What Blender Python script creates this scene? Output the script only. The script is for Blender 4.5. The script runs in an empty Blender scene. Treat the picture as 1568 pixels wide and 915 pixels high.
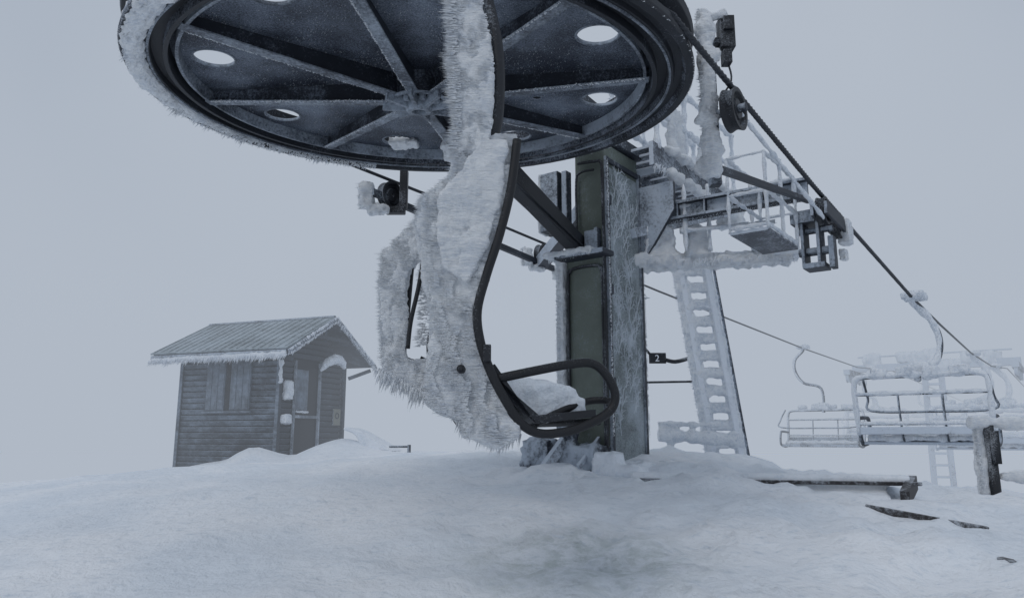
import bpy, bmesh, math, random
from mathutils import Vector, noise, Matrix
random.seed(7)
V=Vector
D=bpy.data; scene=bpy.context.scene
COL=scene.collection

# ------------------------------------------------------------------ materials
def newmat(name):
    m=D.materials.new(name); m.use_nodes=True
    nt=m.node_tree; nt.nodes.clear()
    out=nt.nodes.new('ShaderNodeOutputMaterial'); b=nt.nodes.new('ShaderNodeBsdfPrincipled')
    nt.links.new(b.outputs[0],out.inputs[0])
    return m,nt,b
def N(nt,t,**k):
    n=nt.nodes.new(t)
    for a,v in k.items(): setattr(n,a,v)
    return n
def math_(nt,op,a,b=None,clamp=False):
    n=N(nt,'ShaderNodeMath',operation=op,use_clamp=clamp)
    for i,s in enumerate((a,b)):
        if s is None: continue
        if isinstance(s,(int,float)): n.inputs[i].default_value=s
        else: nt.links.new(s,n.inputs[i])
    return n.outputs[0]
def noise_(nt,scale,detail=6,rough=.6,stretch=None):
    g=N(nt,'ShaderNodeNewGeometry'); s=g.outputs['Position']
    if stretch:
        mp=N(nt,'ShaderNodeMapping'); mp.inputs['Scale'].default_value=stretch
        nt.links.new(s,mp.inputs['Vector']); s=mp.outputs[0]
    n=N(nt,'ShaderNodeTexNoise'); n.inputs['Scale'].default_value=scale
    n.inputs['Detail'].default_value=detail; n.inputs['Roughness'].default_value=rough
    nt.links.new(s,n.inputs['Vector'])
    return n.outputs['Fac']
def ramp(nt,fac,p0,p1):
    n=N(nt,'ShaderNodeMapRange',interpolation_type='SMOOTHSTEP')
    nt.links.new(fac,n.inputs['Value']); n.inputs['From Min'].default_value=p0; n.inputs['From Max'].default_value=p1
    return n.outputs[0]
def mixc(nt,fac,a,b):
    n=N(nt,'ShaderNodeMix',data_type='RGBA')
    if isinstance(fac,float): n.inputs[0].default_value=fac
    else: nt.links.new(fac,n.inputs[0])
    for i,s in ((6,a),(7,b)):
        if isinstance(s,tuple): n.inputs[i].default_value=(*s,1)
        else: nt.links.new(s,n.inputs[i])
    return n.outputs[2]
def bump(nt,b,h,st,dist=.02):
    n=N(nt,'ShaderNodeBump'); n.inputs['Strength'].default_value=st; n.inputs['Distance'].default_value=dist
    nt.links.new(h,n.inputs['Height']); nt.links.new(n.outputs[0],b.inputs['Normal'])

def frosted(name,base,frost=(.60,.65,.72),amount=.5,fine=70,large=3,wind=.25,rough=.6,soft=.12,stretch=None,metal=0.,det=5):
    m,nt,b=newmat(name)
    f=noise_(nt,fine,det,.75,stretch); l=noise_(nt,large,3,.6)
    g=N(nt,'ShaderNodeNewGeometry')
    dp=N(nt,'ShaderNodeVectorMath',operation='DOT_PRODUCT'); nt.links.new(g.outputs['Normal'],dp.inputs[0])
    dp.inputs[1].default_value=(-.75,-.25,.6)
    s=math_(nt,'ADD',math_(nt,'MULTIPLY',f,.55),math_(nt,'MULTIPLY',l,.45))
    s=math_(nt,'ADD',s,math_(nt,'MULTIPLY',dp.outputs['Value'],wind))
    th=1-amount
    th=.5+(th-.5)*.5
    k=ramp(nt,s,th-soft,th+soft)
    b2=mixc(nt,l,tuple(c*.55 for c in base),tuple(c*1.4 for c in base))
    nt.links.new(mixc(nt,k,b2,frost),b.inputs['Base Color'])
    b.inputs['Roughness'].default_value=rough; b.inputs['Metallic'].default_value=metal
    bump(nt,b,math_(nt,'MULTIPLY',f,k),.8,.015)
    return m
def icemat(name,c=(.93,.95,.97),dark=(.72,.77,.84),stretch=(.6,1,3.5),bs=.9):
    m,nt,b=newmat(name)
    f=noise_(nt,34,5,.7,stretch); l=noise_(nt,6,3)
    nt.links.new(mixc(nt,ramp(nt,math_(nt,'ADD',math_(nt,'MULTIPLY',f,.6),math_(nt,'MULTIPLY',l,.4)),.36,.56),dark,c),b.inputs['Base Color'])
    b.inputs['Roughness'].default_value=.75
    bump(nt,b,f,bs,.025)
    return m
M_ice=icemat('rime_ice')
M_iceb=icemat('rime_ice_distant',(.86,.89,.93),(.62,.68,.76),(1,1,1))
M_black=frosted('black_steel',(.009,.011,.016),amount=.20,fine=90,wind=.12,rough=.5)
M_blackbare=frosted('black_rubber_and_shade',(.007,.008,.011),amount=.10,fine=140,wind=.10,rough=.6)  # also fills the hut openings, where black stands in for shade
M_plate=frosted('navy_plate',(.011,.016,.030),frost=(.36,.42,.52),amount=.37,fine=95,large=1.6,wind=-.03,soft=.13,rough=.5)
M_rib=frosted('rib_steel',(.06,.07,.09),frost=(.46,.52,.60),amount=.56,fine=45,large=4,wind=.1,soft=.15)
M_web=frosted('rib_web_steel',(.014,.018,.028),frost=(.32,.37,.45),amount=.28,fine=60,large=4,wind=.05,soft=.12)
M_rim=frosted('rim_steel',(.012,.015,.022),frost=(.40,.45,.54),amount=.32,fine=60,large=2.5,wind=.12,soft=.10)
M_olive=frosted('olive_paint',(.135,.158,.135),frost=(.36,.42,.44),amount=.20,fine=50,wind=.03,soft=.14,stretch=(1,1,.6))
M_panel=frosted('frosted_panel',(.13,.155,.15),frost=(.46,.52,.57),amount=.50,fine=80,large=3,wind=0,soft=.13)
M_steel=frosted('grey_steel',(.08,.09,.11),frost=(.60,.66,.74),amount=.62,fine=40,wind=.2)
M_fern=frosted('fern_frost',(.50,.55,.60),frost=(.7,.75,.8),amount=.5)
M_steeld=frosted('dark_steel',(.028,.034,.046),frost=(.5,.56,.64),amount=.37,fine=40,wind=.2)
M_white=frosted('iced_steel',(.34,.38,.44),frost=(.82,.86,.92),amount=.80,fine=25,wind=.15,soft=.18)
M_rope=frosted('wire_rope',(.02,.024,.032),frost=(.40,.44,.5),amount=.30,fine=120,wind=.18)
M_wood=frosted('hut_siding',(.034,.042,.055),frost=(.27,.33,.41),amount=.30,fine=9,large=1.5,wind=.17,soft=.2,stretch=(.5,.5,1.2))
M_trim=frosted('hut_trim',(.15,.175,.21),frost=(.5,.56,.64),amount=.5,fine=18,wind=.1)
M_roof=frosted('hut_roof',(.09,.115,.118),frost=(.40,.46,.50),amount=.55,fine=12,large=1.5,wind=.05,soft=.2)
M_shut=frosted('shutter_wood',(.065,.078,.098),frost=(.27,.33,.41),amount=.40,fine=10,wind=0,soft=.25)
M_timber=frosted('deck_timber',(.030,.027,.028),frost=(.6,.64,.7),amount=.26,fine=25,wind=.14)

m,nt,b=newmat('snow'); M_snow=m
f=noise_(nt,7,5,.6); l=noise_(nt,.7,3,.55)
g=N(nt,'ShaderNodeNewGeometry')
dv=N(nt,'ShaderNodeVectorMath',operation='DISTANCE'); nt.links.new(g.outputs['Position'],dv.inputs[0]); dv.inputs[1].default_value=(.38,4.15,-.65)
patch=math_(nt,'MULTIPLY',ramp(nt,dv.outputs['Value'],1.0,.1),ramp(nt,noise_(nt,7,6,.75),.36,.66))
c1=mixc(nt,ramp(nt,l,.35,.65),(.76,.81,.87),(.88,.90,.93))
c2=mixc(nt,ramp(nt,noise_(nt,11,4,.65,(1,2.0,1)),.50,.76),c1,(.66,.72,.79))
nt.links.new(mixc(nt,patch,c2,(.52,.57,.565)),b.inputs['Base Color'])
b.inputs['Roughness'].default_value=.6
h=math_(nt,'ADD',math_(nt,'MULTIPLY',f,.6),math_(nt,'MULTIPLY',noise_(nt,30,4,.65),.12))
bump(nt,b,h,.7,.09)

# ------------------------------------------------------------------ mesh builder
def smooth(path,n=6,closed=False):
    P=[V(p) for p in path]; out=[]
    for i in range(len(P)-1):
        a=P[max(i-1,0)];b_=P[i];c=P[i+1];d=P[min(i+2,len(P)-1)]
        for k in range(n):
            t=k/n
            out.append(.5*((2*b_)+(c-a)*t+(2*a-5*b_+4*c-d)*t*t+(3*b_-a-3*c+d)*t**3))
    out.append(P[-1]); return out
class MB:
    def __init__(s): s.v=[]; s.f=[]
    def box(s,c,size,X=V((1,0,0)),Y=V((0,1,0)),Z=V((0,0,1))):
        c=V(c); i=len(s.v); X,Y,Z=V(X),V(Y),V(Z)
        for sx in(-.5,.5):
            for sy in(-.5,.5):
                for sz in(-.5,.5): s.v.append(c+X*size[0]*sx+Y*size[1]*sy+Z*size[2]*sz)
        for q in((0,1,3,2),(4,6,7,5),(0,4,5,1),(2,3,7,6),(0,2,6,4),(1,5,7,3)): s.f.append([i+k for k in q])
        return s
    def beam(s,p0,p1,w,h,up=V((0,0,1))):
        p0,p1=V(p0),V(p1); y=(p1-p0); L=y.length; y.normalize()
        x=y.cross(up)
        if x.length<.01: x=y.cross(V((1,0,0)))
        x.normalize(); z=x.cross(y); return s.box((p0+p1)/2,(w,L,h),x,y,z)
    def prism(s,poly,ext):
        i=len(s.v); n=len(poly); e=V(ext)
        s.v+= [V(p) for p in poly]+[V(p)+e for p in poly]
        s.f.append(list(range(i,i+n))[::-1]); s.f.append(list(range(i+n,i+2*n)))
        for k in range(n): s.f.append([i+k,i+(k+1)%n,i+n+(k+1)%n,i+n+k])
        return s
    def tube(s,path,r,seg=10,closed=False):
        P=[V(p) for p in path]; n=len(P); i0=len(s.v)
        t=(P[1]-P[0]).normalized(); u=t.cross(V((0,0,1)))
        if u.length<.05: u=t.cross(V((1,0,0)))
        u.normalize()
        for k in range(n):
            if closed: t=(P[(k+1)%n]-P[k-1]).normalized()
            else: t=(P[min(k+1,n-1)]-P[max(k-1,0)]).normalized()
            u=(u-t*u.dot(t)).normalized(); w=t.cross(u)
            rr=r[k] if isinstance(r,(list,tuple)) else r
            for j in range(seg):
                a=2*math.pi*j/seg; s.v.append(P[k]+u*math.cos(a)*rr+w*math.sin(a)*rr)
        for k in range(n if closed else n-1):
            for j in range(seg):
                a=i0+k*seg; b_=i0+((k+1)%n)*seg
                s.f.append([a+j,a+(j+1)%seg,b_+(j+1)%seg,b_+j])
        if not closed:
            s.f.append([i0+j for j in range(seg)][::-1]); s.f.append([i0+(n-1)*seg+j for j in range(seg)])
        return s
    def cyl(s,a,b_,r,seg=20): return s.tube([a,b_],r,seg)
    def lathe(s,C,X,Y,Z,prof,segs=96,a0=0,a1=360):
        full=abs(a1-a0)>=360; i0=len(s.v); m=len(prof); n=segs if full else segs+1
        for k in range(n):
            a=math.radians(a0+(a1-a0)*k/segs); d=X*math.cos(a)+Y*math.sin(a)
            for r,h in prof: s.v.append(C+d*r+Z*h)
        for k in range(segs):
            for j in range(m):
                a=i0+k*m; b_=i0+((k+1)%n)*m
                s.f.append([a+j,b_+j,b_+(j+1)%m,a+(j+1)%m])
        if not full:
            s.f.append([i0+j for j in range(m)]); s.f.append([i0+(n-1)*m+j for j in range(m)][::-1])
        return s
    def spike(s,p,d,L,r):
        d=V(d).normalized(); u=d.cross(V((0,0,1)))
        if u.length<.05: u=V((1,0,0))
        u.normalize(); w=d.cross(u); i=len(s.v); p=V(p)
        for j in range(4):
            a=j*math.pi/2+.4; s.v.append(p+u*math.cos(a)*r+w*math.sin(a)*r-d*.01)
        s.v.append(p+d*L)
        for j in range(4): s.f.append([i+j,i+(j+1)%4,i+4])
        s.f.append([i+3,i+2,i+1,i]); return s
    def obj(s,name,mat,parent=None,sm=False,bev=0,voxel=0,disp=()):
        me=D.meshes.new(name); me.from_pydata([tuple(v) for v in s.v],[],s.f); me.validate()
        bm=bmesh.new(); bm.from_mesh(me); bmesh.ops.recalc_face_normals(bm,faces=bm.faces); bm.to_mesh(me); bm.free()
        me.materials.append(mat); o=D.objects.new(name,me); COL.objects.link(o)
        if parent: o.parent=parent
        if voxel:
            r=o.modifiers.new('r','REMESH'); r.mode='VOXEL'; r.voxel_size=voxel; r.use_smooth_shade=True
            for k,(sc,st) in enumerate(disp):
                tx=D.textures.new(name+'_n%d'%k,'CLOUDS'); tx.noise_scale=sc; tx.noise_depth=3
                d=o.modifiers.new('d','DISPLACE'); d.texture=tx; d.strength=st; d.texture_coords='GLOBAL'; d.mid_level=.45
        if bev:
            bb=o.modifiers.new('b','BEVEL'); bb.width=bev; bb.segments=2; bb.limit_method='ANGLE'
        if sm:
            for p in me.polygons: p.use_smooth=True
        return o
def empty(name,loc=(0,0,0)):
    e=D.objects.new(name,None); e.empty_display_size=.2; COL.objects.link(e); return e
def path_pts(path,n):
    P=[V(p) for p in path]; L=[(P[i+1]-P[i]).length for i in range(len(P)-1)]; T=sum(L); out=[]
    for _ in range(n):
        t=random.random()*T
        for i,l in enumerate(L):
            if t<=l: out.append(P[i].lerp(P[i+1],t/l)); break
            t-=l
    return out
def rime(mb,path,n,d,Lr=(.02,.05),r=.006,spread=(.02,.05,.02),jit=.35):
    for p in path_pts(path,n):
        q=p+V([random.uniform(-1,1)*k for k in spread])
        dd=V(d)+V([random.uniform(-1,1)*jit for _ in range(3)])
        cl=.45+1.1*abs(noise.noise(V(q)*14))
        mb.spike(q,dd,random.uniform(*Lr)*random.uniform(.5,1)*cl,r*random.uniform(.6,1.4))
def lumpy(path,r,amt=.5,freq=9,step=.03):
    """polyline resampled with irregular radii (ice sleeve)"""
    P=[V(p) for p in path]; pts=[]
    for a,b_ in zip(P,P[1:]):
        k=max(1,int((b_-a).length/step))
        for i in range(k): pts.append(a.lerp(b_,i/k))
    pts.append(P[-1])
    return pts,[max(.004,r*(1+amt*2*noise.noise(q*freq))) for q in pts]

# axes of the lift line: F along the rope, S across it
F=V((.6,.8,0)); S=V((.8,-.6,0)); UP=V((0,0,1))

# ------------------------------------------------------------------ terrain
KN=[(-3000,-60),(-100,-8),(-20,-1.3),(0,-.95),(3,-.80),(5,-.57),(7.2,-.31),(9,-.23),(11,-.26),(14,-.36),(17,-.62),(22,-1.6),(40,-6),(90,-16),(300,-30),(3000,-60)]
def base(y):
    for i in range(len(KN)-1):
        if y<=KN[i+1][0]:
            (y0,z0),(y1,z1)=KN[i],KN[i+1]; t=(y-y0)/(y1-y0)
            def sl(j):
                j=max(1,min(len(KN)-2,j)); return (KN[j+1][1]-KN[j-1][1])/(KN[j+1][0]-KN[j-1][0])
            h=y1-y0; m0,m1=sl(i)*h,sl(i+1)*h
            return (2*t**3-3*t*t+1)*z0+(t**3-2*t*t+t)*m0+(-2*t**3+3*t*t)*z1+(t**3-t*t)*m1
    return KN[-1][1]
def G(x,y,cx,cy,sx,sy,a): return a*math.exp(-((x-cx)/sx)**2-((y-cy)/sy)**2)
def ground(x,y,fine=True):
    z=base(y)
    if x<-1.5: z-= .078*min(-x-1.5,25)*min(1,max(0,(y+4)/10))
    if x>1.6: z-= .10*min(x-1.6,25)*min(1,max(.2,(y)/8)) 
    if x>2 and y>8: z-= .02*min(x-2,20)*min(y-8,10)
    z+=G(x,y,1.1,6.9,.9,.6,.05)+G(x,y,2.2,8.2,1,.7,.06)
    z+=G(x,y,-3.3,14.3,.75,.8,.42)+G(x,y,-4.9,14.4,.6,.5,.46)+G(x,y,-2.2,14.5,1.6,1.0,.10)+G(x,y,-6.6,15.0,.7,.6,.20)+G(x,y,-5.8,14.6,.6,.4,.16)
    z+=G(x,y,-.6,8.6,1.0,.7,.05)
    r=math.hypot(x,y-5)
    p=V((x*.5,y*.5,.3)); z+=.07*noise.fractal(p,1.0,2.0,3)*(1 if r<60 else 8)
    if r<14 and fine:
        z+=.030*noise.fractal(V((x*2.2,y*2.2,4.)),.9,2.1,5)
        # wind ripples (sastrugi) running with the wind
        rp=noise.fractal(V((x*.8+y*.3,y*4.0-x*1.2,5.)),.8,2.1,3); z+=.016*rp
        k=min(1,max(0,(x+1.2)/1.5))
        if k>0:
            z+=.065*k*abs(noise.fractal(V((x*1.4+3,y*3,7.)),.8,2.1,4))
            z+=.055*k*max(0,noise.fractal(V((x*3.0+3,y*4.5,1.)),.8,2.1,3))
            q=noise.fractal(V((x*.9,y*1.6,9.)),.9,2.0,4); z+=.045*k*(1/(1+math.exp(-q*30))-.5)
            q=noise.fractal(V((x*1.7+5,y*2.6,2.)),.9,2.0,3); z+=.02*k*(1/(1+math.exp(-q*30))-.5)
        d=(y-4.3)-(x+2.2)*.75
        if -3.2<x<-.9: z-=.035*math.exp(-(d/.12)**2)*math.sin((x+3.2)/2.3*math.pi)
    return z
n=480; vs=[];fs=[]; A=7.6
for j in range(n):
    v=-1+2*j/(n-1); y=5.0+math.sinh(A*v)/math.sinh(A)*2600
    for i in range(n):
        u=-1+2*i/(n-1); x=.8+math.sinh(A*u)/math.sinh(A)*2600
        vs.append((x,y,ground(x,y)))
for j in range(n-1):
    for i in range(n-1): a=j*n+i; fs.append((a,a+1,a+n+1,a+n))
me=D.meshes.new('snow_ground'); me.from_pydata(vs,[],fs); me.materials.append(M_snow)
for p in me.polygons: p.use_smooth=True
COL.objects.link(D.objects.new('snow_ground',me))

# ------------------------------------------------------------------ bullwheel
bw=empty('bullwheel')
t=math.radians(4); C=V((-.67,5,2.55)); bX=V((1,0,0)); bA=V((0,math.cos(t),math.sin(t))); bN=V((0,-math.sin(t),math.cos(t)))
def W(ang,r,h=0):
    a=math.radians(ang); return C+bX*(r*math.cos(a))+bA*(r*math.sin(a))+bN*h
pl=MB(); pl.lathe(C,bX,bA,bN,[(.12,-.005),(1.70,-.005),(1.70,.005),(.12,.005)],128)
po=pl.obj('web_plates',M_plate,bw)
ct=MB()
for k in range(8): ct.cyl(W(15+45*k,1.4,-.1),W(15+45*k,1.4,.1),.135,32)
ct.cyl(W(22,.93,-.1),W(22,.93,.1),.035,9)
co=ct.obj('cut',M_plate)
bo=po.modifiers.new('h','BOOLEAN'); bo.operation='DIFFERENCE'; bo.object=co; bo.solver='EXACT'
dg=bpy.context.evaluated_depsgraph_get(); nm=D.meshes.new_from_object(po.evaluated_get(dg))
po.modifiers.clear(); po.data=nm; D.objects.remove(co)
lip=MB()
for k in range(8): lip.lathe(W(15+45*k,1.4,0),bX,bA,bN,[(.130,-.010),(.146,-.010),(.146,.012),(.130,.012)],40)
lip.obj('hole_collars',M_rib,bw,True,.003)
rb=MB(); web=MB()
for k in range(8):
    a=37.5+45*k; rad=math.radians(a); d=bX*math.cos(rad)+bA*math.sin(rad); s=bX*(-math.sin(rad))+bA*math.cos(rad)
    p=[C+d*.16-bN*.008,C+d*1.64-bN*.008,C+d*1.64-bN*.085,C+d*.16-bN*.16]
    web.prism([q-s*.006 for q in p],s*.012)
    rb.beam(C+d*.20-bN*.167,C+d*1.64-bN*.092,.082,.012,bN)
web.obj('rib_webs',M_web,bw); rb.obj('rib_flanges',M_rib,bw,bev=.003)
rg=MB(); rg.lathe(C,bX,bA,bN,[(1.60,-.10),(1.620,-.10),(1.620,-.007),(1.60,-.007)],160); rg.lathe(C,bX,bA,bN,[(1.770,-.130),(1.785,-.130),(1.785,-.10),(1.770,-.10)],180); rg.obj('stiffener_rings',M_rib,bw)
rm=MB(); rm.lathe(C,bX,bA,bN,[(1.66,-.13),(1.69,-.13),(1.69,-.07),(1.76,-.07),(1.765,-.12),(1.80,-.12),(1.81,-.085),(1.86,-.085),(1.88,-.13),(1.93,-.13),(1.94,-.11),(1.93,-.06),(1.84,-.03),(1.82,0),(1.84,.04),(1.93,.07),(1.94,.12),(1.92,.14),(1.66,.14)],180)
rm.obj('rim',M_rim,bw,bev=.004)
hb=MB(); hb.lathe(C,bX,bA,bN,[(.0,-.165),(.17,-.165),(.19,-.15),(.19,.02),(0,.02)],40); 
hb.cyl(C,C+bN*.75,.11,24)
hb.obj('hub',M_web,bw,bev=.004)
hb=MB(); hb.lathe(C,bX,bA,bN,[(.05,-.25),(.085,-.25),(.10,-.235),(.10,-.16),(.05,-.16)],30)
hb.lathe(C,bX,bA,bN,[(.19,-.185),(.215,-.185),(.215,-.165),(.19,-.165)],40)
for k in range(8):
    hb.cyl(W(15+45*k,.15,-.21),W(15+45*k,.15,-.16),.024,6)
    hb.beam(W(37.5+45*k,.09,-.205),W(37.5+45*k,.27,-.185),.03,.07,bN)
hb.obj('hub_bolts',M_rib,bw,bev=.004)
ri=MB(); ice=MB()
rp=[W(a,1.86,-.10) for a in range(134,262,3)]
rr=[.022+.05*max(0,min(1,(i-4)/14)) for i in range(len(rp))]
ice.tube(rp,rr,8)
ice.obj('rim_ice',M_ice,bw,voxel=.020,disp=((.10,.05),(.035,.035)))
for a in [random.uniform(110,262) for _ in range(4200)]:
    cl=.4+1.3*abs(noise.noise(V((a*.35,1,1))))
    L=random.uniform(.02,.085)*(1 if a>150 else .6)*cl
    rad=math.radians(a); d=bX*math.cos(rad)+bA*math.sin(rad)
    ri.spike(W(a,1.87+random.uniform(-.04,.03),-.10+random.uniform(-.05,.03)),d*.6-UP*.8+V((random.uniform(-.5,.2),random.uniform(-.3,.3),0)),L,.006)
for a in [random.uniform(-70,20) for _ in range(900)]:
    ri.spike(W(a,1.90+random.uniform(-.02,.03),.13+random.uniform(-.02,.02)),V((-.6,-.3,.5)),random.uniform(.01,.035),.006)
for a in [random.uniform(200,440) for _ in range(1500)]:
    ri.spike(W(a,1.93,-.11+random.uniform(-.02,.02)),V((-.6,-.5,-.4)),random.uniform(.004,.016),.004)
ri.obj('rim_rime',M_ice,bw)
hi=MB()
hi.box(W(103,1.38,-.03),(.24,.16,.05)); hi.box(W(86,1.3,-.12),(.07,.4,.05))
hi.obj('plate_ice',M_ice,bw,voxel=.016,disp=((.06,.06),(.03,.03)))
hi=MB()
for k in range(8):
    a=37.5+45*k; rad=math.radians(a); d=bX*math.cos(rad)+bA*math.sin(rad); s=bX*(-math.sin(rad))+bA*math.cos(rad)
    sg=.041 if s.x*-.75+s.y*-.3>0 else -.041
    rime(hi,[C+d*.22-bN*.165+s*sg,C+d*1.6-bN*.10+s*sg],340,(-.6,-.4,-.1),(.005,.018),.004,(.003,.003,.005),.5)
# crumbs of hoar frost standing on the plates
k=0
while k<5200:
    a=random.uniform(0,360); r=random.uniform(.3,1.6)
    q=W(a,r,-.006)
    if noise.noise(V((q.x*2.2,q.y*2.2,3)))+.5*noise.noise(q*7)>-.05 and min(abs((a-15)%45),45-abs((a-15)%45))*r*.01745>(.17 if 1.22<r<1.58 else 0):
        hi.spike(q,-bN+V((random.uniform(-.8,.1),random.uniform(-.6,.2),0)),random.uniform(.003,.011),.0032)
    k+=1
hi.obj('rib_rime',M_ice,bw)

# ------------------------------------------------------------------ ropes
hr=empty('haul_rope')
def right_rope(s):
    K=[(0,2.42),(3,2.17),(7.7,1.9),(10.5,1.83),(15,1.76),(20,1.85),(26.5,2.25),(60,2.0)]
    for (a,za),(b_,zb) in zip(K,K[1:]):
        if s<=b_: z=za+(zb-za)*(s-a)/(b_-a); break
    p=V((.87,3.85,0))+F*s; return V((p.x,p.y,z))
def left_rope(s):
    K=[(0,2.66),(2.2,2.62),(7.8,2.44),(16.3,2.25),(22.4,2.2),(28,2.5),(60,2.0)]
    for (a,za),(b_,zb) in zip(K,K[1:]):
        if s<=b_: z=za+(zb-za)*(s-a)/(b_-a); break
    p=V((-2.2,6.15,0))+F*s; return V((p.x,p.y,z))
rpb=MB()
wrap=[W(a,1.845,-.005) for a in range(143,325,4)]
rpath=[left_rope(s) for s in (58,45,34,28,25,22.4,19,16.3,12,7.8,5,2.2,.1)]+wrap+[right_rope(s) for s in (.1,1.5,3,5,7.7,10.5,13,15,17.5,20,23,26.5,34,45,58)]
rpb.tube(rpath,.017,10)
for ph in range(3):
    pts=[]; 
    for i in range(760):
        s=.1+i*.0105; a=s*38+ph*2*math.pi/3
        pts.append(right_rope(s)+(S*math.cos(a)+UP*math.sin(a))*.012)
    rpb.tube(pts,.0105,5)
rpb.obj('rope',M_rope,hr,True)

# ------------------------------------------------------------------ near chair
ch=empty('chairlift_chair')
side=[(.022,3.0,1.25),(-.005,3.0,1.03),(-.052,3.0,.83),(-.105,3.0,.66),(-.142,3.0,.51),(-.131,3.0,.387),(-.091,3.0,.267),(-.037,3.0,.16),(.029,3.02,.058),(.109,3.05,.012),(.228,3.08,.02),(.34,3.12,.06),(.42,3.15,.113),(.435,3.15,.183),(.395,3.14,.26),(.335,3.12,.302),(.235,3.08,.293),(.10,3.04,.265),(-.06,3.02,.23)]
fr=MB(); fr.tube(smooth(side,6),.019,12)
fr.tube(smooth([(.09,3.10,.045),(.20,3.2,.10),(.33,3.28,.15),(.42,3.24,.15),(.425,3.15,.12)],6),.016,10)
WD=V((-.29,.957,0))
far=[V(p)+WD*1.05 for p in side]
fr.tube(smooth(far,5),.019,10)
fr.tube([V((.36,3.13,.06)),V((.36,3.13,.06))+WD*1.05],.016,10)
fr.tube(smooth([(-.478,3.43,.80),(-.487,3.43,.66),(-.498,3.43,.48),(-.505,3.43,.39),(-.49,3.43,.35),(-.43,3.43,.335),(-.41,3.43,.36)],5),.014,10)
fr.tube(smooth([(-.40,3.25,.78),(-.42,3.25,.65),(-.45,3.25,.5),(-.46,3.25,.38)],5),.010,10)
fr.obj('side_frames',M_blackbare,ch,True)
hg=MB()
hp=smooth([(-.32,3.08,2.45),(-.22,3.06,2.25),(-.155,3.05,2.07),(-.115,3.05,1.94),(-.076,3.05,1.75),(-.062,3.05,1.59),(-.067,3.05,1.40),(-.09,3.05,1.25),(-.12,3.07,1.0),(-.17,3.1,.6)],5)
hg.tube(hp,.031,14)
hg.obj('hanger',M_black,ch,True)
grip=MB(); grip.box((-.32,3.12,2.53),(.22,.1,.12)); grip.box((-.32,3.1,2.45),(.08,.08,.2)); grip.obj('grip',M_steeld,ch,bev=.01)
seat=MB(); seat.prism([V(p) for p in [(-.10,3.02,.27),(0,3.02,.13),(.10,3.06,.05),(.35,3.12,.08),(.35,3.12,.11),(.11,3.06,.085),(.02,3.02,.16),(-.07,3.02,.29)]],WD*1.0)
seat.obj('seat_shell',M_black,ch)
bl=MB(); bl.cyl((-.205,3.0,.265),(-.205,2.96,.265),.018,12); bl.cyl((-.205,3.0,.265),(-.205,2.945,.265),.010,6); bl.box((-.10,2.99,.33),(.03,.04,.07)); bl.obj('pivot_bolt',M_black,ch,bev=.003)
sn=MB(); sn.prism([V(p)+WD*.12 for p in [(-.08,3.02,.27),(.02,3.02,.11),(.12,3.06,.06),(.36,3.14,.10),(.36,3.14,.16),(.30,3.12,.215),(.12,3.06,.24),(0,3.02,.27)]],WD*.85)
sn.obj('seat_snow',M_snow,ch,voxel=.02,disp=((.15,.05),(.05,.015)))
iceA=[(-.133,1.283),(.012,1.277),(-.003,1.062),(-.054,.856),(-.104,.682),(-.142,.54),(-.135,.40),(-.087,.262),(-.033,.153),(.030,.045),(.020,.0),(-.051,-.04),(-.12,-.01),(-.175,.0),(-.205,.07),(-.29,.10),(-.345,.155),(-.351,.207),(-.328,.29),(-.325,.40),(-.33,.511),(-.350,.66),(-.362,.76),(-.40,.884),(-.375,1.0),(-.27,1.085),(-.235,1.24)]
iceB=[(-.43,.986),(-.59,.826),(-.60,.685),(-.585,.45),(-.565,.257),(-.398,.175),(-.25,.197),(-.25,.33),(-.47,.335),(-.49,.36),(-.482,.5),(-.475,.7),(-.46,.79),(-.42,.83),(-.36,.85),(-.36,.97)]
iceH=[(-.285,2.25),(-.27,1.94),(-.262,1.75),(-.248,1.55),(-.238,1.40),(-.235,1.27),(-.235,1.2),(-.10,1.2),(-.095,1.27),(-.085,1.40),(-.085,1.6),(-.105,1.75),(-.14,1.94),(-.18,2.1),(-.24,2.25)]
icb=MB()
icb.prism([V((x,3.02,z)) for x,z in iceA],(-.04,.24,0))
icb.prism([V((x,2.990,z)) for x,z in [(-.30,1.0),(-.13,1.25),(-.02,1.25),(-.04,1.03),(-.10,.80),(-.19,.62),(-.30,.7)]],(0,.1,0))
icb.obj('backrest_ice',M_ice,ch,voxel=.0095,disp=((.16,.045),(.06,.024),(.022,.018)))
icb=MB(); icb.prism([V((x,3.3,z)) for x,z in iceB],(-.03,.2,0)); 
icb.obj('frame_ice',M_ice,ch,voxel=.0095,disp=((.13,.035),(.05,.024),(.022,.016)))
icb=MB(); icb.prism([V((x,3.0,z)) for x,z in iceH],(0,.13,0))
icb.obj('hanger_ice',M_ice,ch,voxel=.0095,disp=((.13,.03),(.05,.024),(.022,.016)))
sp=MB()
def P2(l,y): return [V((x,y,z)) for x,z in l]
rime(sp,P2(iceH[:7],3.05),7000,(-1,-.1,-.02),(.025,.075),.0028,(.015,.07,.01),.11)
rime(sp,P2([(-.27,1.085),(-.375,1.0),(-.40,.884)],3.12),2200,(-1,-.1,.15),(.015,.05),.0028,(.015,.11,.01),.13)
rime(sp,P2(iceA[13:24],3.13),3400,(-1,-.15,-.05),(.012,.045),.0028,(.015,.11,.01),.16)
rime(sp,P2(iceB[:6],3.4),5400,(-1,-.1,-.05),(.015,.048),.0028,(.012,.10,.01),.12)
rime(sp,P2(iceA[1:8],3.03),1200,(.3,-1,-.3),(.004,.014),.003,(.01,.02,.01),.4)
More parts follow.
